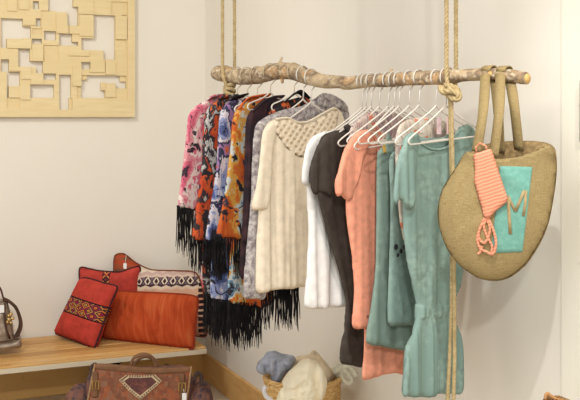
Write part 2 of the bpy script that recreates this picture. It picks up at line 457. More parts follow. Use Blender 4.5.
inn = mb.math('MULTIPLY', mb.math('GREATER_THAN', v, .63), mb.math('LESS_THAN', v, .72))
cen = mb.mix(inn, cen, mb.ramp(dia, [(0, (70,44,52)), (.22, (222,206,186)), (.40, (60,44,54)), (.52, (120,100,110))], 'CONSTANT'))
a = mb.mix(mb.math('GREATER_THAN', u, .30), side, cen)
a = mb.mix(mb.math('MULTIPLY', mb.math('GREATER_THAN', u, .94), mb.math('GREATER_THAN', mb.math('FRACT', mb.math('MULTIPLY', v, 14)), .35)), a, lin((48,34,38)))
mb.bump(mb.noise(mb.coord(), 120, 3), .5, .003); m_backc = mb.col(a)
e, pl = cushion('long kilim cushion with cream zigzag panel, the rearmost against the wall', back_o, ((119,5.98),(206,5.84)), .12, m_backc, T=.05, uvf=((114,334),(206,334),(114,256)), pipe=plain('rust_piping', (120,62,40), .9))
bm = bmesh.new(); p = pl.px(125, 266, .045); add_box(bm, p, pl.u, pl.n, pl.v, .011, .001, .017, .0005)
o = finish('price_tag', bm, plain('tag_paper', (238,238,236), .6), e, False); o['label'] = 'white paper price tag'
bm = bmesh.new(); add_tube(bm, [pl.px(125, 263.5, .045), pl.px(126, 257, .03), pl.px(126, 254.5, .005)], .0016, 5); finish('tag_string', bm, plain('string_white', (220,216,208), .8), o)
red2 = [(80,268),(90,269),(100,271),(120,272),(132,268),(140,267),(139,282),(137,300),(134,336),(100,335),(84,333),(80,285)]
cushion('plain-topped red kilim cushion wedged behind the banded red one', red2, ((84,5.93),(134,5.92)), .10, kilim_band('kilim_red_back', (196,72,62), .40, .53, [(80,40,40),(206,134,80),(150,54,50),(70,48,54)], (80,40,40), 9, 1.0, swap=True), T=.05, uvf=((80,334),(139,336),(80,267)))
ora = [(107,296),(112,292),(122,291),(136,292),(160,293),(185,294.5),(194,296),(198,299),(197,312),(195,330),(194,345),(192,349),(180,348),(160,345.5),(140,343),(126,341),(112,339),(103,337),(101,325),(103,308)]
mo = NT('kilim_rust', .9, .12); co = mo.coord('UV', (9, .9, 1))
mo_c = mo.ramp(mo.noise(co, 2.2, 4, .3), [(.28, (160,62,34)), (.5, (182,74,38)), (.72, (194,98,58))])
mo.bump(mo.noise(mo.coord(), 130, 3), .5, .003); m_rust = mo.col(mo_c)
cushion('rust orange lumbar cushion lying in front at the right end', ora, ((103,5.80),(192,5.56)), .20, m_rust, T=.06, R=.12, uvf=((120,345),(196,345),(120,293)), pipe=plain('rust_seam', (140,50,26), .9))
red1 = [(84,278),(91,279),(104,283),(116,286),(117,289),(111,303),(104,322),(97,342),(94,348),(90,347),(74,340),(57,334),(57,330),(64,314),(74,294),(81,280)]
cushion('square red cushion with a dark diamond-patterned band, leaning frontmost', red1, ((57,5.80),(94,5.585)), .28, kilim_band('kilim_red_band', (198,70,58), .40, .68, [(52,38,52),(206,120,52),(70,34,44),(150,40,70),(64,50,60),(190,140,70)], (48,28,34), 4.5, 2), T=.055, R=.09, uvf=((56,334),(93.5,348.5),(83,277)))

# ---------------------------------------------------------------- branch rail
P1 = V(((217-CXP)/F*4.03, 4.03, 0)); P2 = V(((527-CXP)/F*2.95, 2.95, 0))
rd = (P2-P1).normalized(); ud = V((-rd.y, rd.x, 0))           # ud: horizontal, pointing right and away
if ud.x < 0: ud = -ud
PR = Plane((P1.x, P1.y, EYE), rd, Z)
def rodp(px, py=None):
    if py is None: py = np.interp(px, [c[0] for c in RC], [c[1] for c in RC])
    return PR.px(px, py)
RC = [(215.5,73,5.0),(217.5,73,7.6),(228,75,8),(240,76.5,8),(255,76,8.2),(270,72.5,8),(281,71,8.6),(292,71.5,8.2),(306,76,8),(322,81,7.2),(340,82,6.4),(348,83,6.9),(370,81,6.3),(391,80,7),(405,79,6.5),(420,78,7.4),(436,78,7),(449,77,8.4),(462,75.5,6.3),(480,74.5,6.2),(500,74,6.3),(512,76,6.6),(525,78.3,6.3),(527,78.5,5.6)]
m_bark = NT('weathered_bark', .85, .2); co = m_bark.coord()
n1 = m_bark.noise(co, 13, 5, .6); n2 = m_bark.noise(co, 55, 4, .4)
a = m_bark.ramp(n1, [(.36, (196,174,142)), (.47, (172,150,120)), (.54, (126,108,90)), (.62, (184,150,110))])
a = m_bark.mix(m_bark.ramp(n2, [(.52, (0,0,0)), (.72, (1.,1.,1.))]), a, lin((214,200,174)))
m_bark.bump(n2, .7, .006); m_bark = m_bark.col(a)
m_cut = NT('cut_wood', .7, .2); m_cut = m_cut.col(m_cut.ramp(m_cut.noise(m_cut.coord(), 40, 2), [(.3, (206,164,100)), (.7, (222,184,122))]))
branch = thing('branch_rail', 'knobbly bare tree branch hung level on ropes as a clothes rail', 'branch', rodp(300))
pts = spline(RC, 5); bm = bmesh.new()
P_ = [rodp(p[0], p[1]) for p in pts]; R_ = [p[2]*P_[i].y/F for i, p in enumerate(pts)]
def rf(i, a, p): return 1+.10*noise.noise(V((p.x*14, p.z*14, a*1.2)))+.07*noise.noise(V((p.x*50, p.y*30, a*3)))
add_tube(bm, P_, R_, 20, True, rf); finish('stem', bm, m_bark, branch)
def twig(ptsl, mat=None):
    bm = bmesh.new(); pp = [PR.px(x, y, o_) for x, y, r, o_ in ptsl]
    add_tube(bm, [V(p) for p in pp], [r*p.y/F for (x, y, r, o_), p in zip(ptsl, pp)], 10); return finish('twig', bm, mat or m_bark, branch)
twig([(278,70,2.6,.01),(279.5,64,1.7,.012),(282,57.5,1.1,.015)])
twig([(282,79,2.0,.01),(282.5,83,1.3,.012)])
twig([(391,76,2.6,.0),(391,72,2.0,.0),(391.5,68.5,1.3,.0)])
twig([(420,74,3.0,.0),(421,70.5,2.0,.0)])
twig([(449,72,3.0,-.01),(450,67.5,1.8,-.01)])
twig([(346,86,3.0,.0),(346.5,89,1.6,.0)])
bm = bmesh.new(); p = rodp(527.2, 78.5); add_tube(bm, [p, p+rd*.003], [.0155, .0148], 18); o = finish('cut_end', bm, m_cut, branch); o['label'] = 'pale sawn end of the branch'
bm = bmesh.new(); p = rodp(493.5, 74) + V((0,0,.0)) + PR.n*.014; add_tube(bm, [p, p+PR.n*.006], [.010, .007], 12); 
finish('knot_scar', bm, m_cut, branch)

# ---------------------------------------------------------------- ropes
m_rope = NT('jute_rope', .9, .15); m_rope.bump(m_rope.noise(m_rope.coord(), 260, 3), .6, .002)
m_rope = m_rope.col(m_rope.ramp(m_rope.noise(m_rope.coord(), 60, 3), [(.3, (172,150,108)), (.7, (196,176,134))]))
def rope_mesh(bm, path, r):
    """three twisted strands along the path"""
    P = [V(p) for p in path]; L = [0]
    for a, b in zip(P, P[1:]): L.append(L[-1]+(b-a).length)
    n = max(8, int(L[-1]/.006)); s = np.linspace(0, L[-1], n)
    xyz = [np.interp(s, L, [p[i] for p in P]) for i in range(3)]
    Q = [V((xyz[0][i], xyz[1][i], xyz[2][i])) for i in range(n)]
    for k in range(3):
        pp = []; T0 = (Q[1]-Q[0]).normalized(); up = X if abs(T0.x) < .8 else Y; nr = (up-T0*up.dot(T0)).normalized()
        for i in range(n):
            T = (Q[min(i+1,n-1)]-Q[max(i-1,0)]).normalized(); nr = (nr-T*nr.dot(T)).normalized(); bn = T.cross(nr)
            a = 2*math.pi*(s[i]/(r*5.5)+k/3)
            pp.append(Q[i]+(nr*math.cos(a)+bn*math.sin(a))*r*.5)
        add_tube(bm, pp, r*.56, 6)
def loop_pts(px, r, turns, drift=0.0, start=0.0, n=20, cz=0.0):
    c = rodp(px); c = V((c.x, c.y, c.z+cz)); out = []
    for i in range(int(n*turns)+1):
        a = start+2*math.pi*i/n
        out.append(c + PR.n*math.cos(a)*r + Z*math.sin(a)*r + rd*(drift*i/n))
    return out
ropeL = thing('hanging_rope', 'doubled jute rope holding up the left end of the branch', 'rope', rodp(228), 'ropes the branch hangs from')
bm = bmesh.new(); RL = .0072
f0 = PR.px(222.5,68,.036); b0 = PR.px(234.5,68,-.036)
rope_mesh(bm, [V((f0.x+.0, f0.y, H)), V((f0.x, f0.y, f0.z+.08)), f0] + [PR.px(224,80,.04), PR.px(227,86,.028)], RL)
rope_mesh(bm, [V((b0.x, b0.y, H)), V((b0.x, b0.y, b0.z+.06)), b0-Z*.02, PR.px(232,86,-.03)], RL)
finish('strand', bm, m_rope, ropeL)
bm = bmesh.new(); kc = PR.px(229.5, 91, .01)
for k in range(3):
    ring = [kc+V((0,0,.018-.016*k))+PR.n*.02*math.cos(a)+rd*.018*math.sin(a)+Z*.008*math.sin(a+k) for a in np.linspace(0, 2*math.pi, 14)]
    rope_mesh(bm, ring, .0085)
rope_mesh(bm, spline([kc+Z*.04-rd*.02, kc+PR.n*.02, kc+rd*.015-Z*.03+PR.n*.01], 5), .007)
finish('knot', bm, m_rope, ropeL)
ropeR = thing('hanging_rope', 'jute rope with a fat knot and long tails beside the burlap tote', 'rope', rodp(450), 'ropes the branch hangs from')
bm = bmesh.new(); RR = .0075
f0 = PR.px(446.5,72,.034); b0 = PR.px(456,72,-.034)
rope_mesh(bm, [V((f0.x, f0.y, H)), V((f0.x, f0.y, f0.z+.05)), f0, PR.px(447,82,.034), PR.px(449,90,.03)], RR)
rope_mesh(bm, [V((b0.x, b0.y, H)), V((b0.x, b0.y, b0.z+.05)), b0-Z*.01, PR.px(455,92,-.02)], RR)
finish('strand', bm, m_rope, ropeR)
bm = bmesh.new(); kc = PR.px(450, 90, .035)
rope_mesh(bm, spline([kc+rd*-.035+Z*.012, kc+rd*-.02-Z*.006+PR.n*.01, kc+rd*.01-Z*.002+PR.n*.014, kc+rd*.032-Z*.012, kc+rd*.030-Z*.03, kc+rd*.0-Z*.02, kc-rd*.03+Z*.005], 6), .011)
rope_mesh(bm, spline([kc+rd*-.03+Z*.018-PR.n*.02, kc+rd*.0+Z*.014+PR.n*.006, kc+rd*.03+Z*.0, kc+rd*.02-Z*.03-PR.n*.01, kc-rd*.005-Z*.02-PR.n*.02], 6), .010)
finish('knot', bm, m_rope, ropeR)
for xs_, o_ in (([(450,97),(450.5,130),(451.5,180),(452,240),(451.5,310),(449.5,360),(447.5,402),(446,440)], .03), ([(451.5,97),(452,130),(453,180),(453.5,240),(454.5,310),(454.5,360),(453.5,402),(452,450)], .045)):
    c = rodp(450); pl = Plane(c+PR.n*o_, X, Z)
    bm = bmesh.new(); rope_mesh(bm, [pl.px(x, y) for x, y in xs_], .0066); o = finish('rope_tail', bm, m_rope, ropeR)

# ---------------------------------------------------------------- hangers
m_hang = plain('white_hanger', (224,217,208), .4)
m_wire = plain('hook_pale_steel', (214,208,200), .35, .1)
def garment_plane(hook, yaw=0.0):
    c = rodp(hook); a = math.radians(yaw)
    u = V((ud.x*math.cos(a)-ud.y*math.sin(a), ud.x*math.sin(a)+ud.y*math.cos(a), 0))
    return Plane(c, u, Z)
m_clear = plain('clear_hook', (196,180,152), .3)
def hanger(hook, label, yaw=0.0, hw=.205, drop=(.092,.070), neck=.102, mat=None, tagc=None):
    pl = garment_plane(hook, yaw); c = pl.O; rr = float(np.interp(hook, [q[0] for q in RC], [q[2] for q in RC]))*c.y/F
    top = c + Z*rr
    e = thing('clothes_hanger', label, 'hanger', c, 'hangers on the branch rail')
    R = rr+.0045; z0 = -neck
    pts = []
    for i in range(15):                                    # hook wraps over the branch
        a = math.radians(-35+ (215+20)*i/14)
        pts.append(pl.P(-math.cos(a)*R, math.sin(a)*R))
    pts += [pl.P(R*.8, -R*.8), pl.P(.004, -R-.014), pl.P(0, z0+.006)]
    bm = bmesh.new(); add_tube(bm, pts, .0017 if mat else .0025, 8); finish('hook', bm, m_wire if mat is None else mat, e)
    bm = bmesh.new()
    sh = spline([(0, z0+.012, 0), (-.03, z0-.008, 0), (-hw*.6, z0-drop[0]*.62, 0), (-hw*.93, z0-drop[0]*.98, 0), (-hw, z0-drop[0]-.012, 0), (-hw*.95, z0-drop[0]-.022, 0)], 5)
    sr = spline([(hw*.95, z0-drop[1]-.022, 0), (hw, z0-drop[1]-.012, 0), (hw*.93, z0-drop[1]*.98, 0), (hw*.6, z0-drop[1]*.62, 0), (.03, z0-.008, 0), (0, z0+.012, 0)], 5)
    loop = [pl.P(a[0], a[1]) for a in list(sh)+list(sr)[:-1]]
    add_tube(bm, loop, .0028, 8, closed=True); finish('frame', bm, m_hang, e)
    if tagc:
        bm = bmesh.new(); add_box(bm, pl.P(.008, z0-.055, .006), pl.u, pl.n, Z, .011, .0008, .028, .0003)
        o = finish('paper_tag', bm, plain('tag_'+str(hook), tagc, .7), e, False)
    return pl

# ---------------------------------------------------------------- fringe
def fringe(name, a, b, L, pl, mat, parent, n=60, off=0.0, jl=.38, jn=.012, r=.0018, mid=None):
    bm = bmesh.new(); rng = random.Random(int(a[0]*31+b[0]*7+L))
    knot = []
    for i in range(n):
        t = (i+rng.uniform(-.4, .4))/n; t = min(max(t, 0), 1)
        px = a[0]+(b[0]-a[0])*t; py = a[1]+(b[1]-a[1])*t
        l = L*(1-rng.random()*jl); o_ = off+rng.uniform(-jn, jn)
        sw = rng.uniform(-2.5, 2.5); pts = []
        for k in range(6):
            f = k/5
            pts.append(pl.px(px+sw*f*f+rng.uniform(-.35,.35), py+l*f, o_+rng.uniform(-.002,.002)))
        add_tube(bm, pts, [r*1.3, r, r*1.1, r, r, r*.5], 4)
    # knotted heading
    add_tube(bm, [pl.px(a[0]+(b[0]-a[0])*t, a[1]+(b[1]-a[1])*t, off) for t in np.linspace(0, 1, 12)], .0035, 6)
    return finish(name, bm, mat, parent)
m_fr = NT('black_fringe', .85, .1); m_fr = m_fr.col(m_fr.ramp(m_fr.noise(m_fr.coord(), 30, 2), [(.3, (22,20,22)), (.7, (40,37,38))]))

def kimono(hook, label, mat, body, sleeve, sf, bf, collar=None, collmat=None, yaw=0.0, hl=None, nb=62, ns=28, T=.010):
    pl = hanger(hook, hl, yaw, hw=.115, drop=(.035,.03), neck=.088, mat=m_clear)
    e = thing('kimono_jacket', label, 'kimono', pl.P(0, -.1), 'fringed kimono jackets')
    cloth('body', body, pl, mat, e, T=T, R=.02, fold=(.004, 11, hook*.3), res=.009, off=-.002)
    if sleeve:
        s = cloth('sleeve', sleeve, pl, mat, e, T=.008, R=.02, off=.013, fold=(.003, 14, hook*.7), res=.008)
        if sf: fringe('fringe', sf[0], sf[1], sf[2], pl, m_fr, s, ns, off=.013, jn=.006)
    if bf: fringe('fringe', bf[0], bf[1], bf[2], pl, m_fr, e, nb, off=0, jn=.009)
    if collar:
        bm = bmesh.new(); add_ribbon(bm, [pl.px(x, y, o_) for x, y, o_ in [tuple(c) for c in spline(collar, 5)]], pl.n+Z*.6, .012, .0025)
        finish('collar', bm, collmat or m_fr, e)
    return e, pl
pink = floral('print_pink', [(66,52,62),(206,100,124),(222,150,160),(232,216,210),(214,112,134),(150,120,124),(54,46,54)], 9, 1.0, .3)
oran = floral('print_orange', [(46,42,46),(54,50,54),(206,92,50),(196,76,44),(60,54,58),(186,182,178),(60,56,60),(204,100,58),(50,46,50)], 8, 5.0, .3)
blue = floral('print_blue', [(44,42,52),(80,92,140),(140,150,190),(206,200,210),(56,56,84),(150,116,160),(200,104,66),(46,44,54)], 8, 11.0, .3)
yell = floral('print_multi', [(44,44,54),(110,142,168),(196,200,198),(212,158,74),(206,108,48),(200,92,44),(60,60,72),(48,44,48)], 8, 23.0, .3)
K = [
 (226, 'leftmost kimono jacket, pink floral print with black fringed sleeve', pink,
  [(216,98),(204,101),(194,108),(188,118),(188,150),(192,200),(198,240),(203,288),(215,292),(245,294),(252,240),(254,180),(256,120),(246,104),(234,98)],
  [(205,100),(193,107),(186,118),(183,145),(179,180),(176,206),(184,208),(195,210),(199,180),(203,140),(210,110)],
  ((177,206),(194,210),50), ((204,289),(226,292),50),
  [(208,99,.012),(214,96.5,.004),(226,96,-.006)], 'white hanger under the pink floral kimono'),
 (237, 'kimono jacket printed in orange, black and silver grey, second from left', oran,
  [(228,98),(218,100),(208,108),(204,120),(202,160),(200,210),(202,270),(205,294),(222,298),(258,294),(262,240),(264,180),(266,120),(256,104),(245,98)],
  [(218,99),(208,107),(203,118),(201,150),(196,190),(191,222),(190,238),(200,240),(212,238),(216,190),(218,140),(223,108)],
  ((190,236),(212,238),42), ((206,294),(240,298),48),
  [(219,99,.012),(226,97,.004),(237,96,-.006)], 'white hanger under the orange and grey kimono'),
 (247, 'kimono jacket printed in blue and lilac, third from left', blue,
  [(238,99),(230,101),(222,109),(219,122),(217,160),(214,210),(212,270),(212,298),(228,302),(266,300),(272,240),(276,180),(278,120),(266,104),(256,98)],
  [(231,100),(222,108),(218,120),(216,150),(211,190),(205,225),(204,240),(213,241),(226,239),(230,190),(232,140),(236,108)],
  ((204,240),(226,240),40), ((212,299),(250,302),52),
  [(232,99,.012),(238,97,.004),(247,95,-.006)], 'white hanger under the blue and lilac kimono'),
 (257, 'kimono jacket printed in orange, yellow and pale blue with orange collar, beside the maroon one', yell,
  [(250,98),(243,102),(236,110),(232,124),(230,160),(226,210),(228,270),(228,300),(245,306),(272,304),(282,240),(286,180),(288,120),(276,104),(266,98)],
  [(245,101),(236,109),(231,120),(228,150),(222,195),(216,225),(215,237),(228,238),(243,237),(245,190),(245,140),(249,108)],
  ((215,236),(243,238),46), ((228,301),(262,304),46),
  [(238,110,.012),(246,100,.012),(256,97,.004),(270,95,-.006)], 'white hanger under the orange and yellow kimono'),
]
m_ocol = fabric('orange_collar', (206,96,44), .12)
for i, (h, lab, mat, body, slv, sf, bf, col_, hl) in enumerate(K):
    kimono(h, lab, mat, body, slv, sf, bf, col_, (pink, oran, m_fr, m_ocol)[i], hl=hl)
mar = fabric('maroon_weave', (70,48,52), .3, 30, 200, mottled=(48,40,46), ns=14)
e, pl = kimono(270, 'dark maroon open jacket with no visible fringe', mar,
  [(266,98),(258,104),(250,112),(246,122),(245,160),(243,220),(240,276),(252,278),(285,280),(296,240),(298,180),(298,120),(290,104),(278,98)],
  [(272,97),(260,102),(250,111),(246,120),(245,160),(243,210),(241,240),(250,242),(258,240),(260,190),(261,140),(266,110)], None, None,
  [(252,112,.014),(262,103,.013),(272,98,.006),(283,97,-.006)], mar, hl='white hanger under the maroon jacket')
blkp = floral('print_black', [(34,30,34),(44,38,42),(190,90,50),(30,28,32),(40,36,40)], 12, 40.0)
kimono(294, 'black kimono with orange specks, its long hem fringe showing below the cream blouse', blkp,
  [(300,97),(284,102),(270,112),(266,125),(264,180),(262,240),(261,280),(275,286),(299,284),(312,240),(318,180),(320,125),(316,106),(308,98)],
  None, None, ((261,281),(299,285),49), [(286,101,.012),(293,95,.008),(300,92,.0),(308,99,-.006)], m_fr, hl='white hanger holding the black kimono')

# ---------------------------------------------------------------- plain garments
def garment(name, label, cat, hook, mat, hl, parts, yaw=0.0, hw=.205, tagc=None, drop=(.092,.070), group=None):
    pl = hanger(hook, hl, yaw, hw, drop, tagc=tagc)
    e = thing(name, label, cat, pl.P(0, -.1), group)
    for nm, out, kw in parts:
        kw = dict(kw); m = kw.pop('mat', mat)
        o = cloth(nm, out, pl, m, e, **kw)
    return e, pl
def trim(pl, parent, pts, mat, r=.0028, off=.012, name='neckline_trim'):
    bm = bmesh.new(); add_tube(bm, [pl.px(p[0], p[1], off) for p in spline(pts, 5)], r, 6); return finish(name, bm, mat, parent)

m_grey = NT('grey_marl', .9, .1); co = m_grey.coord()
m_grey.bump(m_grey.noise(co, 150, 3), .5, .002)
m_grey = m_grey.col(m_grey.ramp(m_grey.noise(co, 55, 6, .2, .7), [(.38, (124,116,120)), (.5, (170,162,162)), (.6, (204,198,196))]))
e, pl = garment('marl_jacket', 'grey and white marled open jacket showing beside the cream blouse', 'jacket', 303, m_grey, 'white hanger holding the grey marled jacket', [
  ('body', [(302,106),(290,108),(276,112),(264,118),(255,126),(252,150),(250,200),(246,250),(243,296),(254,298.5),(264,299),(268,285),(290,270),(325,240),(338,180),(348,130),(349,112),(338,99),(322,96),(314,99)], dict(T=.012, R=.02, fold=(.005, 9, 2))),
  ('collar', [(314,98),(321,93),(332,95),(344,103),(346,112),(334,110),(322,108),(314,104)], dict(T=.010, R=.015, off=.010, fold=(.001,5,0), smooth_outline=True, res=.006)),
])
m_cream = fabric('cream_crepe', (236,222,200), .05, 40, 300)
mc = NT('cream_crochet', .9, .1); co = mc.coord('UV', (13, 9, 1), rot=(0,0,.6))
vo = mc.n('ShaderNodeTexChecker'); mc.l(co, vo.inputs[0]); vo.inputs['Scale'].default_value = 1.0
vr = mc.n('ShaderNodeTexVoronoi'); mc.l(co, vr.inputs['Vector']); vr.inputs['Scale'].default_value = 1.0; vr.inputs['Randomness'].default_value = .15
h = mc.ramp(vr.outputs['Distance'], [(.1, (0,0,0)), (.5, (1.,1.,1.))]); mc.bump(h, .9, .005)
m_crochet = mc.col(mc.ramp(vr.outputs['Distance'], [(.12, (206,180,150)), (.34, (240,224,200))]))
e, pl = garment('cream_blouse', 'cream blouse with a crochet lattice yoke and gathered front', 'blouse', 311, m_cream, 'white hanger holding the cream blouse', [
  ('body', [(288,118),(276,119),(268,123),(263,132),(261,160),(260,200),(258,240),(257,290),(268,292),(280,289),(292,289),(307,286),(322,284),(328,240),(332,205),(340,190),(346,160),(346,130),(341,112),(333,107),(322,113),(308,121),(297,122)], dict(T=.013, R=.02, fold=(.009, 19, 1), foldtop=.1)),
  ('sleeve', [(276,119),(266,124),(261,134),(258,160),(254,188),(250,208),(258,210),(266,208),(270,180),(272,150),(276,130)], dict(T=.010, R=.02, off=.006, fold=(.004, 14, 3))),
  ('crochet_yoke', [(288,119),(276,120.5),(271,124),(273,132),(280,143),(289,153),(300,157),(314,152),(325,141),(333,127),(336,113),(333,109),(322,115),(308,123),(297,124)], dict(T=.0015, R=.006, off=.0150, fold=(.001, 8, 0), mat=m_crochet, foldtop=.6)),
])
trim(pl, e, [(276,119),(288,118),(297,122),(308,121.5),(322,114),(334,107.5)], m_cream, .004, .014)
m_white = fabric('white_cotton', (232,230,228), .04, 40, 300)
e, pl = garment('white_tee', 'plain white short-sleeved top beneath the black one', 'top', 362, m_white, 'white hanger holding the white top', [
  ('body', [(338,130),(325,132),(314,137),(308,150),(307,182),(309,230),(307,275),(305,306),(316,309),(330,308),(348,306),(374,302),(380,240),(384,180),(388,150),(386,134),(378,129),(372,130),(362,136),(350,134)], dict(T=.012, R=.02, fold=(.010, 10, 4))),
  ('sleeve', [(325,131),(312,136),(305,146),(302,162),(300,182),(306,186),(314,185),(320,165),(324,145)], dict(T=.010, R=.02, off=.007, fold=(.003, 9, 3))),
])
m_blk = fabric('charcoal_jersey', (70,63,58), .12, 40, 300)
e, pl = garment('charcoal_top', 'charcoal black short-sleeved long top between the white and salmon ones', 'top', 371, m_blk, 'white hanger holding the charcoal top', [
  ('body', [(346,130),(334,131),(322,137),(318,155),(322,190),(335,215),(348,240),(352,290),(355,335),(375,338),(394,334),(400,280),(404,220),(408,160),(406,138),(396,130),(386,130),(374,137),(360,136)], dict(T=.009, R=.02, off=-.004, fold=(.005, 7, 4))),
  ('front_panel', [(336,131),(325,136),(318,152),(315,172),(316,195),(325,230),(337,268),(345,302),(342,330),(338,361),(350,365),(364,366),(366,335),(364,300),(358,260),(350,225),(345,190),(345,150)], dict(T=.008, R=.02, off=.006, fold=(.006, 12, 6), skew=.3)),
  ('sleeve', [(334,131),(321,136),(312,152),(307,172),(309,188),(313,195),(320,192),(327,196),(332,180),(337,160),(342,140)], dict(T=.010, R=.02, off=.014, fold=(.005, 14, 6), foldtop=.3, res=.006)),
  ('collar', [(341,127),(346,124),(352,129),(360,135),(358,139),(348,135)], dict(T=.004, R=.01, off=.010, fold=(.001,3,0), res=.005)),
])
mauve = floral('print_mauve', [(170,150,148),(196,178,170),(150,130,134),(206,190,178),(206,120,90),(160,140,142)], 12, 60.0)
garment('printed_blouse', 'mauve-grey printed blouse glimpsed between hangers behind the salmon top', 'blouse', 379, mauve, 'white hanger holding the mauve printed blouse', [
  ('body', [(372,112),(358,119),(350,130),(349,150),(352,220),(360,290),(385,292),(408,290),(414,220),(416,150),(413,126),(402,117),(390,112)], dict(T=.005, R=.02, off=-.002, fold=(.003, 8, 4))),
], drop=(.10,.075))
m_sal = fabric('salmon_jersey', (230,155,129), .07, 50, 300)
e, pl = garment('salmon_top', 'salmon pink short-sleeved tunic top between the charcoal and teal ones', 'top', 388, m_sal, 'white hanger holding the salmon top', [
  ('body', [(366,130),(356,133),(350,145),(352,190),(358,250),(364,310),(364,350),(362,379),(372,378),(384,375),(396,373),(408,376),(424,372),(426,320),(424,240),(426,180),(430,150),(424,138),(412,134),(402,140),(390,148),(379,146),(374,137)], dict(T=.008, R=.02, off=-.003, fold=(.005, 9, 4))),
  ('front_panel', [(366,131),(352,134),(347,150),(345,180),(345,212),(349,250),(353,290),(351,326),(362,328),(377,326),(377,280),(376,230),(377,190),(376,155),(373,140)], dict(T=.009, R=.02, off=.008, fold=(.006, 12, 8))),
  ('sleeve', [(364,130),(352,132),(342,147),(335,166),(330,184),(332,196),(337,195),(342,199),(349,200),(354,182),(358,160),(366,140)], dict(T=.011, R=.02, off=.018, fold=(.006, 14, 8), foldtop=.3, res=.006)),
])
trim(pl, e, [(366,130),(374,137),(379,146),(390,148.5),(402,140),(412,134)], m_sal, .003, .010)
bm = bmesh.new(); p = pl.px(369.5, 316, .0245); add_box(bm, p, pl.u, pl.n, Z, .014, .0008, .004, .0003); o = finish('sleeve_mark', bm, plain('grey_brown', (150,96,84), .8), e, False)
tl = (120,150,146)
m_t1 = fabric('teal_dark', (134,154,144), .10, 45, 300, mottled=(125,146,137), ns=9)
m_t2 = fabric('teal_mid', (138,162,154), .10, 45, 300, mottled=(130,154,147), ns=9)
m_t3 = fabric('teal_washed', (140,164,156), .14, 50, 300, mottled=(128,153,146), ns=9)
e, pl = garment('teal_skirt_top', 'dusty teal sleeveless long top just right of the salmon sleeve', 'top', 399, m_t1, 'white hanger holding the darker teal top', [
  ('body', [(384,147),(377,154),(376,200),(375,260),(370,310),(366,342),(380,346),(394,349),(408,351),(430,346),(432,300),(431,200),(436,152),(426,146),(410,152),(396,153)], dict(T=.008, R=.02, fold=(.005, 9, 2))),
  ('strap', [(386,132),(384,150),(390,156),(394,150),(391,140)], dict(T=.003, R=.006, off=.007, fold=(0,1,0), res=.005)),
])
bm = bmesh.new(); add_box(bm, pl.px(384.5, 149, .0125), (pl.u+Z*.25).normalized(), pl.n, (Z-pl.u*.25).normalized(), .0065, .0015, .013, .0005)
o = finish('neck_label', bm, plain('mustard_label', (206,170,84), .7), e, False); o['label'] = 'mustard yellow label'
e, pl = garment('teal_print_top', 'pale teal top with a small black motif, mostly behind the smocked tunic', 'top', 409, m_t2, 'white hanger holding the teal top with black motif', [
  ('body', [(396,150),(389,160),(390,200),(389,260),(388,322),(400,325),(416,325),(442,321),(444,250),(444,190),(448,156),(440,146),(425,153),(410,154)], dict(T=.008, R=.02, fold=(.004, 9, 5))),
])
bm = bmesh.new()
for (x, y, r) in ((396,247,3.2),(401,251,2.6),(398,255,2.2),(404,247,2.2)):
    p = pl.px(x, y, .0135); add_tube(bm, [p, p+pl.n*.0015], [r*p.y/F, r*.8*p.y/F], 9)
finish('printed_motif', bm, plain('motif_black', (44,44,48), .8), e)
garment('coral_printed_top', 'grey and coral printed top glimpsed behind the teal tunic neckline', 'top', 419, floral('print_coral', [(190,174,162),(208,194,180),(218,206,192),(176,160,152),(212,200,186),(224,130,100)], 8, 71.0), 'white hanger holding the grey and coral printed top', [
  ('body', [(413,118),(400,124),(395,140),(396,180),(402,240),(430,242),(448,240),(452,180),(455,140),(448,124),(434,118)], dict(T=.005, R=.02, fold=(.003, 8, 4)))], tagc=(226,214,204))
def smock(s_, t_, d_):
    return 0
tw = garment_plane(436).st(436, 312)[1]
wm = lambda s_, t_: (1-.9*math.exp(-((t_-tw)/.040)**2))*(1.5 if t_ < tw else 1.0)
e, pl = garment('smocked_tunic', 'washed teal tunic with smocked drop waist, the frontmost garment', 'tunic', 436, m_t3, 'white hanger holding the washed teal tunic', [
  ('body', [(414,134),(406,135),(402,145),(402,165),(403,200),(404,235),(410,275),(417,303),(416,320),(408,350),(402,392),(405,397),(425,397),(445,394),(460,390),(461,350),(455,322),(454,305),(460,280),(468,230),(472,180),(474,150),(474,130),(468,124),(460,127),(455,137),(447,147),(434,149),(422,144)], dict(T=.014, R=.025, fold=(.0095, 15, 1), foldtop=.12, res=.006, fmask=wm)),
  ('sleeve', [(414,134),(404,133),(396,149),(391,170),(387,197),(390,204),(395,199),(399,206),(404,209),(408,200),(411,178),(413,150)], dict(T=.009, R=.015, off=.019, fold=(.007, 20, 3), foldtop=.3, res=.006)),
], tagc=(222,196,200))
trim(pl, e, [(414,134),(422,144),(434,149.5),(447,147),(455,137),(460,127)], m_t2, .004, .012)
sm = cloth('smocked_band', [(417,304),(425,302.5),(440,301.5),(454,303.5),(454.5,319),(440,319),(425,321),(416.5,321)], pl, m_t3, e, T=.0155, R=.02, fold=(.0040, 50, 0), res=.004, foldtop=1, bandf=lambda s_, t_, d_: .0022*abs(math.sin(t_*230))*min(1, d_/.01), smooth_outline=False)
# the back of the neck seen inside the neckline
cloth('back_neck', [(414,134),(422,146),(434,151),(447,149),(456,137),(458,131),(446,137),(434,138),(424,137)], pl, m_t2, e, T=.002, R=.01, off=-.012, fold=(0,1,0), res=.006)
hanger(446, 'last hanger by the rope knot, bare with a pink paper tag', 0, .19, tagc=(226,190,190))
hanger(366, 'spare white hanger between the white and charcoal tops', 0, .2)
hanger(394, 'bare white hanger just right of the salmon top', 0, .2, drop=(.11,.08))

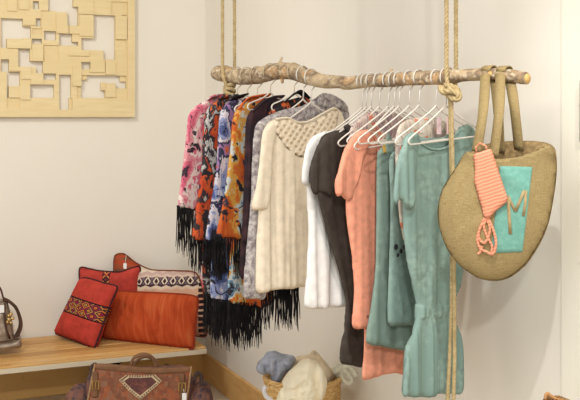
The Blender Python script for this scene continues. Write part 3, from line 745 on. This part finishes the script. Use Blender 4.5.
# ---------------------------------------------------------------- burlap tote
m_bur = NT('burlap', .95, .1); co = m_bur.coord()
w1 = m_bur.noise(m_bur.coord(scale=(1,1,10)), 60, 2); w2 = m_bur.noise(m_bur.coord(scale=(10,10,1)), 60, 2)
a = m_bur.ramp(m_bur.math('ADD', m_bur.math('MULTIPLY', w1, .5), m_bur.math('MULTIPLY', w2, .5)), [(.36, (144,124,84)), (.64, (170,150,108))])
m_bur.bump(m_bur.math('ADD', w1, w2), .6, .003); m_bur = m_bur.col(a)
m_burd = fabric('burlap_inside', (150,126,88), .2, 80, 200)
TC = at(497, 200, 2.90); ty = math.radians(-22)
tu = V((math.cos(ty), math.sin(ty), 0)); TP = Plane(TC, tu, Z)
tote = thing('burlap_tote', 'round burlap tote bag with a turquoise painted panel hanging from the branch end', 'tote bag', TP.px(497, 280))
cloth('back_panel', [(470,151),(480,145),(500,142),(522,141),(540,142),(550,145),(556,152),(557,170),(555,190),(549,222),(540,244),(526,265),(511,277),(497,281),(480,278),(462,267),(447,248),(439,225),(438,208),(442,190),(452,173),(461,160)], TP, m_burd, tote, T=-.045, R=.10, off=0, fold=(.003,4,0), res=.009, shell=-.004, opentop=153)
cloth('body', [(470,151),(480,154),(500,158),(518,157),(534,152),(549,145),(556,151),(557,170),(555,190),(549,222),(540,244),(526,265),(511,277),(497,281),(480,278),(462,267),(447,248),(439,225),(438,208),(442,190),(452,173),(461,160)], TP, m_bur, tote, T=.050, R=.12, fold=(.010, 5, 2), res=.008, shell=.004, crump=.003, cs=7, foldtop=.5, opentop=159)
def strap(pts, side, w=.016):
    bm = bmesh.new(); add_ribbon(bm, [V(p[:3]) for p in spline([tuple(p) for p in pts], 6)], side, w, .0018); finish('handle', bm, m_bur, tote)
def handle(front, over, back):
    o_ = rodp(over); rr = .019+.006
    pts = [TP.px(*front[0], .035), TP.px(*front[1], .03)]
    pts += [o_+PR.n*rr-Z*.008, o_+PR.n*rr*.75+Z*rr*.7, o_+Z*rr*1.05, o_-PR.n*rr*.75+Z*rr*.7, o_-PR.n*rr-Z*.01]
    pts += [TP.px(*back[0], -.02), TP.px(*back[1], -.035)]
    strap(pts, rd)
handle([(476.5,152),(483,112)], 490, [(498,108),(500,152)])
handle([(493.5,157),(499,112)], 505, [(514,104),(519,150)])
m_turq = NT('turquoise_paint', .85, .2); m_turq.bump(m_turq.noise(m_turq.coord(), 160, 2), .4, .002)
m_turq = m_turq.col(m_turq.ramp(m_turq.noise(m_turq.coord(), 70, 3), [(.3, (104,158,146)), (.7, (122,172,160))]))
# project painted panel on the bulging face
bag_front = [o for o in tote.children if o.name.startswith('body')][0]
from mathutils.bvhtree import BVHTree
me = bag_front.data; L0 = abs_loc(bag_front)
bvh = BVHTree.FromPolygons([v.co+L0 for v in me.vertices], [tuple(p.vertices) for p in me.polygons])
def on_bag(x, y, lift):
    d = ray(x, y).normalized(); hit = bvh.ray_cast(CAM, d)
    if hit[0] is None: return None
    return hit[0] + TP.n*lift
def decal(name, quadpx, mat, lift, parent, nx=16, ny=26):
    (a, b, c, d) = [np.array(q, float) for q in quadpx]; bm = bmesh.new(); G = {}
    for i in range(nx+1):
        for j in range(ny+1):
            s, t = i/nx, j/ny; p = (a*(1-s)+b*s)*(1-t)+(d*(1-s)+c*s)*t
            h = on_bag(p[0], p[1], lift)
            if h is not None: G[i, j] = (bm.verts.new(h), bm.verts.new(h-TP.n*.002))
    for i in range(nx):
        for j in range(ny):
            k = [(i,j),(i+1,j),(i+1,j+1),(i,j+1)]
            if all(q in G for q in k):
                bm.faces.new([G[q][0] for q in k]); bm.faces.new([G[q][1] for q in k][::-1])
    for i in range(nx):
        for j in (0, ny):
            if (i,j) in G and (i+1,j) in G: bm.faces.new((G[i,j][0], G[i+1,j][0], G[i+1,j][1], G[i,j][1]))
    for j in range(ny):
        for i in (0, nx):
            if (i,j) in G and (i,j+1) in G: bm.faces.new((G[i,j][0], G[i,j+1][0], G[i,j+1][1], G[i,j][1]))
    return finish(name, bm, mat, parent)
tq = decal('painted_panel', [(500,166),(532.5,167),(522.5,252),(491,253)], m_turq, .0015, tote)
m_let = fabric('bare_burlap_letter', (172,152,112), .08, 80, 200)
bm = bmesh.new()
def stroke(pts, w0):
    pp = [on_bag(x, y, .003) for x, y in pts]; add_ribbon(bm, pp, TP.u, w0, .0004)
stroke([(508.2,196),(508.8,208),(509.6,220),(510.5,234)], .0050)
stroke([(508,196),(511.5,203),(515.5,211.5)], .0042)
stroke([(524.5,190.5),(520,201),(515.5,211.5)], .0042)
stroke([(526,190.5),(525.5,203),(523.5,216)], .0042)
o = finish('monogram', bm, m_let, tq); o['label'] = 'bare burlap letter M'

# salmon crocheted piece hooked on the tote
mcr = NT('salmon_crochet', .9, .1); co = mcr.coord(rot=(0,.35,0))
wv = mcr.n('ShaderNodeTexWave'); wv.bands_direction = 'Z'; mcr.l(co, wv.inputs['Vector']); wv.inputs['Scale'].default_value = 32; wv.inputs['Distortion'].default_value = 2.5
mcr.bump(wv.outputs['Fac'], .35, .002)
m_cr = mcr.col(mcr.ramp(wv.outputs['Fac'], [(.1, (206,132,104)), (.7, (222,156,128))]))
CP = Plane(TP.P(0, 0, .066), tu, Z)
cr = thing('crochet_bikini_top', 'salmon crocheted bikini top with tie cords hung on the burlap tote', 'bikini top', CP.px(488, 220))
cloth('cup', [(473,155),(480,152),(491,149),(495,160),(499,172),(504,187),(508,200),(501,207),(494,213),(489,219),(484,218),(481,205),(477,192),(474,180),(475,168)], CP, m_cr, cr, T=.006, R=.012, fold=(.004, 9, 1), res=.006, foldtop=.6)
bm = bmesh.new()
for pts in ([(485,217),(481,226),(477.5,238),(480,248),(487,252),(493,254),(496,244),(494,232),(490,222),(487,217)], [(486,217),(490,228),(488,238),(484,243),(479,238),(480,228),(486,221)], [(487,216),(484,226),(487,236),(492,246),(491,254)], [(482,246),(480,252),(478,254)]):
    add_tube(bm, [CP.px(p[0], p[1], -.001) for p in spline(pts, 5)], .0042, 7)
finish('tie_cord', bm, m_cr, cr)
bm = bmesh.new(); add_tube(bm, [CP.px(*p) for p in ((477,154),(476,147),(480,143),(486,146),(487,151))], .003, 6); finish('neck_cord', bm, m_cr, cr)

# ---------------------------------------------------------------- basket and cloths
def wfl(px, D): return V(((px-CXP)/F*D, D, 0))
BD = 4.30; bc = wfl(302.5, BD); BH = .555; m_wick = NT('wicker', .7, .3)
m_wick.bump(m_wick.noise(m_wick.coord(), 90, 3), .5, .003)
m_wick = m_wick.col(m_wick.ramp(m_wick.noise(m_wick.coord(scale=(1,1,4)), 40, 3), [(.3, (176,134,78)), (.5, (212,172,112)), (.72, (230,198,144))]))
basket = thing('wicker_basket', 'tall round wicker basket on the floor under the rail, heaped with folded cloths', 'basket', bc)
bm = bmesh.new(); NW = 56
rows = 44; prev = None
def ringat(r, z, row, inner=False):
    out = []
    for k in range(NW*2):
        a = math.pi*k/NW; wv_ = math.sin(a*NW/2+ (math.pi if (row//2) % 2 else 0))*(.004 if not inner else .0)
        bulge = .0035 if row % 2 else 0
        rr = r+wv_+bulge
        out.append(bm.verts.new(bc+V((math.cos(a)*rr, math.sin(a)*rr, z))))
    return out
seq = [(.135+.032*(i/rows), .01+(BH-.03)*i/rows, i, False) for i in range(rows+1)]
seq += [(.150, BH-.03, 0, True), (.125, .03, 0, True)]
for r, z, row, inn_ in seq:
    cur = ringat(r, z, row, inn_)
    if prev:
        for k in range(len(cur)): bm.faces.new((prev[k], prev[(k+1)%len(cur)], cur[(k+1)%len(cur)], cur[k]))
    else: first = cur
    prev = cur
bm.faces.new(prev); bm.faces.new(first[::-1])
finish('body', bm, m_wick, basket)
bm = bmesh.new(); n_ = 90
for k in range(3):
    add_tube(bm, [bc+V((math.cos(a)*(.165+.006*math.cos(a*14+k*2.1)), math.sin(a)*(.165+.006*math.cos(a*14+k*2.1)), BH-.014+.006*math.sin(a*14+k*2.1))) for a in np.linspace(0, 2*math.pi, n_, endpoint=False)], .0065, 7, closed=True)
finish('rim', bm, m_wick, basket)
BP = Plane(V((0, BD-.17, BH)), X, Z)
m_hd = fabric('handle_cotton', (226,226,208), .08, 60, 200)
bm = bmesh.new(); HPn = Plane(V((0, BD-.0, BH)), X, Z)
add_tube(bm, [HPn.px(p[0], p[1], .03) for p in spline([(334,373),(340,369),(346,372),(351,379),(349,383),(344,381),(341,375),(343,368),(348,366),(353,371),(356,376)], 6)], .0105, 9)
add_tube(bm, [HPn.px(p[0], p[1], .02) for p in spline([(333,371),(338,366),(343,368),(344,373),(339,376),(335,373)], 6)], .009, 9)
o = finish('handle_knot', bm, m_hd, basket); o['label'] = 'pale green-white knotted cloth handle'
bm = bmesh.new(); add_tube(bm, [BP.px(p[0], p[1], .0) for p in spline([(266,386),(264,390),(266,396),(272,402),(270,410)], 5)], .010, 8)
o = finish('handle_tie', bm, plain('white_tie', (214,212,214), .9), basket); o['label'] = 'white cloth tie'
m_blue = fabric('slate_blue_knit', (164,168,182), .14, 30, 160)
m_bei = fabric('beige_linen', (218,200,172), .08, 30, 200)
m_crm = fabric('ivory_voile', (248,238,212), .05, 20, 200)
def heap(name, label, cat, out, D, mat, T, R, crump, cs, seed):
    pl = Plane(V((0, D, BH)), X, Z); cx = sum(p[0] for p in out)/len(out)
    o = cloth(name, out, pl, mat, None, T=T, R=R, fold=(.016, 13, seed), crump=crump, cs=cs, res=.007, foldtop=.8); tag(o, label, cat, 'folded cloths in the basket'); return o
heap('beige_scarf', 'beige linen scarf peeping out behind the ivory cloth in the basket', 'scarf', [(286,364),(296,357),(308,354),(314,351),(319,354),(324,360),(331,368),(334,374),(330,384),(300,388),(286,380)], BD+.04, m_bei, .06, .06, .014, 18, 1)
heap('blue_knit', 'slate blue knitted garment bunched at the left side of the basket', 'knitwear', [(258,362),(263,357),(267,352),(275,350),(283,353),(292,355),(296,359),(293,366),(286,372),(282,378),(277,384),(272,382),(270,374),(265,375),(258,373),(256,368)], BD-.03, m_blue, .040, .04, .017, 24, 5)
heap('ivory_scarf', 'ivory sheer cloth draped over the basket rim', 'scarf', [(288,372),(295,366),(302,360),(309,358),(318,363),(324,370),(327,382),(325,394),(320,402),(316,420),(290,422),(277,412),(276,402),(279,390),(283,380)], BD-.13, m_crm, .055, .05, .014, 17, 9)

# ---------------------------------------------------------------- kilim travel bag on the floor
KD = 4.98; yk = math.radians(8)
ku = V((math.cos(yk), math.sin(yk), 0)); kn = V((math.sin(yk), -math.cos(yk), 0))
KC = wfl(140, KD); KP = Plane(KC+kn*.12, ku, Z)
def kil(name, pal, scale, seed, rot=0.0):
    t = NT(name, .9, .12); co = t.coord(loc=(seed, 0, seed)); 
    f = t.noise(co, scale, 3, .4)
    # stepped cells give the woven, blocky look
    vo = t.n('ShaderNodeTexVoronoi'); vo.distance = 'CHEBYCHEV'; t.l(co, vo.inputs['Vector']); vo.inputs['Scale'].default_value = scale*3.2
    sp = t.n('ShaderNodeSeparateColor'); t.l(vo.outputs['Color'], sp.inputs[0])
    k = t.math('ADD', t.math('MULTIPLY', f, .72), t.math('MULTIPLY', sp.outputs[0], .28))
    n = len(pal); a = t.ramp(k, [(.30+.42*i/(n-1) if i else 0, c) for i, c in enumerate(pal)])
    t.bump(t.noise(co, 150, 3), .5, .003); return t.col(a)
m_kf = kil('carpet_flap', [(70,62,70),(136,92,70),(118,78,62),(158,92,64),(138,104,84),(146,84,60),(86,72,74)], 11, 2)
m_kb = kil('carpet_body', [(74,70,84),(120,84,72),(66,60,70),(134,92,76),(92,72,70),(120,78,66)], 11, 9)
m_lea = fabric('brown_leather', (122,88,64), .14, 20, 120, .6)
kb = thing('carpet_travel_bag', 'carpet-woven travel bag with brown leather trim standing on the floor before the bench', 'travel bag', KC)
bm = bmesh.new(); add_box(bm, KC+Z*.20, ku, kn, Z, .27, .115, .198, .05); 
for v in bm.verts:
    q = v.co-KC; v.co += ku*(.012*noise.noise(v.co*9)) + kn*(.015*noise.noise(v.co*7+V((3,0,0))))
finish('body', bm, m_kb, kb)
for s in (-1, 1):
    b2 = bmesh.new(); bmesh.ops.create_uvsphere(b2, u_segments=24, v_segments=16, radius=1)
    for v in b2.verts:
        d = v.co.copy(); r = 1+.12*noise.noise(d*2+V((s,0,0)))
        e3 = lambda x, p: math.copysign(abs(x)**p, x)
        v.co = KC+ku*(s*.30+e3(d.x,.8)*.075*r)+kn*(.02+e3(d.y,.8)*.105*r)+Z*(.175+e3(d.z,.7)*.165*r)
    finish('side_pocket', b2, m_kb, kb)
cloth('flap', [(95,364),(110,364.5),(140,367),(165,368),(191,366.5),(189,385),(186,402),(184,424),(140,428),(86,424),(87,404),(91,384)], KP, m_kf, kb, T=.010, R=.02, off=.0, fold=(.003, 4, 1), res=.009, smooth_outline=False)
bm = bmesh.new()
add_tube(bm, [KP.px(x, y, .006) for x, y in ((86,424),(87,404),(91,384),(95,364))], .0055, 6)
finish('flap_binding', bm, fabric('tan_binding', (164,130,96), .1), kb); bm = bmesh.new()
add_tube(bm, [KP.px(x, y, .006) for x, y in ((184,424),(186,402),(189,385),(191,366.5))], .0055, 6)
finish('flap_binding', bm, bpy.data.materials['tan_binding'], kb)
cloth('top_band', [(95,363),(110,363.5),(140,366.5),(165,367.5),(191,366),(190.5,372),(165,374),(140,373.5),(110,371),(94,369)], KP, m_lea, kb, T=.008, R=.01, off=.006, fold=(0,1,0), res=.006, smooth_outline=False)
bm = bmesh.new(); add_ribbon(bm, [V(p) for p in spline([tuple(KP.px(x, y, -.02)) for x, y in ((130.5,371),(131,365),(134,358),(142,354.5),(150,356),(155,362),(155.5,372))], 6)], kn, .016, .006)
finish('handle', bm, m_lea, kb)
bm = bmesh.new(); add_ribbon(bm, [V(p) for p in spline([tuple(KP.px(x, y, -.17)) for x, y in ((133,371),(136,362),(144,356.5),(152,358),(157,363),(158,372))], 6)], kn, .014, .006)
finish('handle', bm, m_lea, kb)
def flatpoly(bm, pts, pl, off, th):
    a = [bm.verts.new(pl.px(x, y, off+th)) for x, y in pts]; b = [bm.verts.new(pl.px(x, y, off)) for x, y in pts]
    bm.faces.new(a); bm.faces.new(b[::-1])
    for i in range(len(pts)): bm.faces.new((a[i], b[i], b[(i+1)%len(pts)], a[(i+1)%len(pts)]))
D1 = [(119,380),(126,375),(140,375.5),(155,374.5),(162,381),(152,390),(140,400),(129,391)]
cx_, cy_ = 140, 384
bm = bmesh.new(); flatpoly(bm, D1, KP, .012, .003); o = finish('medallion', bm, fabric('medallion_border', (206,184,148), .15, 60), kb, False)
bm = bmesh.new(); n_ = 40
for i in range(n_):                                            # dark dashes in the border
    t = i/n_*8; a_ = int(t); f_ = t-a_; p0 = np.array(D1[a_]); p1 = np.array(D1[(a_+1)%8]); p = p0+(p1-p0)*f_; p = p+(np.array([cx_, cy_])-p)*.10
    c = KP.px(p[0], p[1], .0155); add_box(bm, c, ku, kn, Z, .0035, .0005, .0035)
finish('border_dashes', bm, plain('border_dark', (92,70,66), .9), o, False)
bm = bmesh.new(); flatpoly(bm, [(cx_+(x-cx_)*.76, cy_+(y-cy_)*.72) for x, y in D1], KP, .0152, .0012)
finish('medallion_centre', bm, kil('medallion_weave', [(84,58,62),(104,68,66),(92,62,60),(132,84,76),(80,54,60)], 14, 4), o, False)
m_brass = plain('aged_brass', (196,160,96), .35, .8)
for x, y in ((95.5, 385), (182, 387)):
    s = cloth('strap', [(x-3,y-14),(x+3,y-14),(x+3,y+12),(x-3,y+12)], KP, m_lea, kb, T=.003, R=.004, off=.012, fold=(0,1,0), res=.005, smooth_outline=False)
    bm = bmesh.new(); add_tube(bm, [KP.px(x+a, y+b, .019) for a, b in ((-3.2,-4),(3.2,-4),(3.2,4),(-3.2,4))], .0035, 6, closed=True)
    add_tube(bm, [KP.px(x, y-3, .021), KP.px(x, y+3, .021)], .0022, 6)
    o = finish('buckle', bm, m_brass, s, False); o['label'] = 'brass buckle'
bm = bmesh.new(); add_box(bm, KP.px(184.3, 397, .024), ku, kn, Z, .011, .001, .020, .0004); o = finish('price_tag', bm, plain('tag_paper_bag', (236,236,236), .6), kb, False); o['label'] = 'white paper price tag'
bm = bmesh.new(); add_tube(bm, [KP.px(184.3, 393.5, .024), KP.px(183.5, 389, .024)], .0015, 5); finish('tag_string', bm, plain('string_bag', (225,220,214), .8), o)
bm = bmesh.new(); add_tube(bm, spline([KP.px(92, 376, -.03), KP.px(91,368,-.05), KP.px(95,364,-.07), KP.px(99,368,-.05)], 5), .008, 8); m_dl = plain('dark_leather', (60,44,40), .6); finish('side_strap', bm, m_dl, kb); bm = bmesh.new()
add_tube(bm, spline([KP.px(194, 380, -.0), KP.px(197,373,-.01), KP.px(201,376,-.01), KP.px(202,386,.0)], 5), .010, 8); finish('side_strap', bm, m_dl, kb)

# ---------------------------------------------------------------- metallic handbag at the left edge of the bench
HP = Plane(wallA(0, BT, .36), -uA, Z)
m_met = NT('taupe_metallic_leather', .42, .5, .35); co = m_met.coord()
m_met.bump(m_met.noise(co, 60, 3), .3, .003)
m_met = m_met.col(m_met.ramp(m_met.noise(co, 30, 3), [(.3, (128,112,98)), (.7, (176,160,144))]))
m_br = fabric('brown_strap', (84,60,46), .1, 20, 120, .5)
hb = thing('leather_handbag', 'taupe metallic handbag with a brown strap at the left end of the bench', 'handbag', HP.px(-10, 349))
cloth('body', [(-48,302),(-30,298),(-6,298),(6,300),(10,310),(13,325),(14,338),(15,347),(-5,350),(-30,351),(-50,351),(-54,330)], HP, m_met, hb, T=.06, R=.06, fold=(.004, 6, 0), res=.010, crump=.004, cs=14)
cloth('base_panel', [(-54,341),(-20,340),(8,338),(20,335),(21.5,342),(21,347),(0,350),(-30,352),(-55,352)], HP, m_met, hb, T=.075, R=.03, fold=(0,1,0), res=.010)
bm = bmesh.new(); add_ribbon(bm, [V(p) for p in spline([tuple(HP.px(x, y, .0)) for x, y in ((4,299),(10,302),(16,308),(20,318),(20.5,326),(17.5,334),(13.5,339))], 6)], uB, .030, .007)
finish('shoulder_strap', bm, m_br, hb)
bm = bmesh.new(); add_ribbon(bm, [V(p) for p in spline([tuple(HP.px(x, y, .02)) for x, y in ((6,306),(3,297),(0.5,289),(-4,284),(-16,280),(-30,284),(-36,298))], 6)], uB, .011, .004)
finish('top_handle', bm, m_br, hb)
bm = bmesh.new(); add_tube(bm, [HP.px(x, y, .066) for x, y in ((5.0,303),(4.6,318),(6.5,330),(10,339))], .006, 6); add_tube(bm, [HP.px(x, y, .07) for x, y in ((-2,342.5),(8,341),(20,338.5))], .004, 6)
finish('trim_cord', bm, m_br, hb)
bm = bmesh.new(); rng = random.Random(3)
for k in range(9):
    p = HP.px(10+rng.uniform(-3,3), 318+rng.uniform(-5,6), .060); b2 = bmesh.new(); bmesh.ops.create_icosphere(b2, subdivisions=2, radius=.010)
    for v in b2.verts: v.co = v.co+p
    merge(bm, b2)
o = finish('charm', bm, plain('gold_charm', (204,176,122), .3, .7), hb); o['label'] = 'gold charm cluster'
bm = bmesh.new(); add_box(bm, HP.px(1.5, 309, .07), -uA, HP.n, Z, .014, .001, .021, .0004); o = finish('price_tag', bm, plain('tag_paper_handbag', (236,236,236), .6), hb, False); o['label'] = 'white paper price tag'

# ---------------------------------------------------------------- patterned pouch at the bottom right, on a plinth below the frame
pD = 2.72; pc = at(558, 393, pD)
pz = .70
bm = bmesh.new(); add_box(bm, V((pc.x+.0, pc.y, pz/2)), uB, uA, Z, .20, .11, pz/2, .006)
pt = finish('display_plinth', bm, plain('plinth_white', (228,222,210), .6), None, False); tag(pt, 'white display plinth by the right wall carrying the leopard pouch', 'plinth')
PP = Plane(V((pc.x, pc.y, pz)), X, Z)
pou = thing('leopard_pouch', 'small brown and black animal-print pouch whose tip shows at the bottom right', 'pouch', V((pc.x, pc.y, pz)))
cloth('body', [(544,398),(549,394.5),(553,396),(558,395),(563,397),(572,401),(580,412),(584,440),(580,462),(545,463),(528,460),(526,435),(534,408),(541,402)], PP, floral('print_leopard', [(50,36,26),(176,132,84),(90,58,36),(204,170,120),(46,34,26)], 30, 4.0), pou, T=.04, R=.05, fold=(.005, 9, 1), res=.006, crump=.004, cs=18)
bm = bmesh.new(); add_tube(bm, [PP.px(p[0], p[1], .02) for p in spline([(545,399),(547,393.5),(551,396),(556,399)], 5)], .005, 8); finish('gathered_tip', bm, plain('tan_leather', (178,132,86), .6), pou)

# ---------------------------------------------------------------- ceiling spots, added soft area lamp, ambient fill through the side left open
m_lampb = plain('lamp_housing', (225,222,216), .4)
def spot(px_, py_, target, power, size=.05, col=(1, .90, .76), angle=100, lab=''):
    loc = V((px_, py_, H-.14)); e = thing('ceiling_spotlight', lab, 'spotlight', loc, 'ceiling spotlights')
    d = (V(target)-loc).normalized(); bm = bmesh.new()
    rings = add_tube(bm, [loc-d*.07, loc-d*.06, loc+d*.02, loc+d*.03, loc+d*.015], [.02, .042, .05, .05, .042], 20)
    finish('housing', bm, m_lampb, e)
    bm = bmesh.new(); add_tube(bm, [V((px_, py_, H)), loc-d*.05], .012, 8); finish('stem', bm, m_lampb, e)
    L = bpy.data.lights.new('spot_lamp', 'SPOT'); L.energy = power; L.color = col; L.spot_size = math.radians(angle); L.spot_blend = .8; L.shadow_soft_size = size
    o = bpy.data.objects.new('lamp_bulb', L); link(o, e); o.location = d*.04
    o.rotation_euler = d.to_track_quat('-Z', 'Y').to_euler(); return o
WC = (1, .988, .945)
spot(.36, 1.55, (.74, 3.2, .62), 112, .03, WC, angle=50, lab='ceiling spotlight above the tote, out of the picture')
spot(-1.6, 3.2, (-1.0, 5.8, 1.4), 100, .08, WC, lab='ceiling spotlight added to brighten the wall with the art, out of the picture')  # added lamp, lifts the back wall
spot(.25, -1.5, (.0, 4.2, 1.15), 270, .10, WC, angle=80, lab='rear ceiling spotlight behind the viewer')
A = bpy.data.lights.new('overhead_fill', 'AREA'); A.energy = 62; A.size = 2.2; A.color = (1, .988, .95)  # soft overhead fill, added without any fitting
ao = bpy.data.objects.new('overhead_fill_light', A); link(ao); ao.location = (-.9, 1.6, H-.03)
w = bpy.data.worlds.new('World'); bpy.context.scene.world = w; w.use_nodes = True
w.node_tree.nodes['Background'].inputs[0].default_value = (1.0, 1.0, .985, 1); w.node_tree.nodes['Background'].inputs[1].default_value = .95  # even ambient fill, enters where the room has no walls

# ---------------------------------------------------------------- camera
cam = bpy.data.cameras.new('camera'); co_ = bpy.data.objects.new('camera', cam); link(co_)
co_.location = CAM; co_.rotation_euler = (math.pi/2, 0, 0)
cam.sensor_width = 36; cam.lens = 36*F/580; cam.shift_y = -(200-HZ)/580; cam.clip_start = .05
sc = bpy.context.scene; sc.camera = co_
sc.view_settings.view_transform = 'Standard'; sc.view_settings.look = 'None'; sc.view_settings.gamma = 1; sc.view_settings.exposure = 0.0
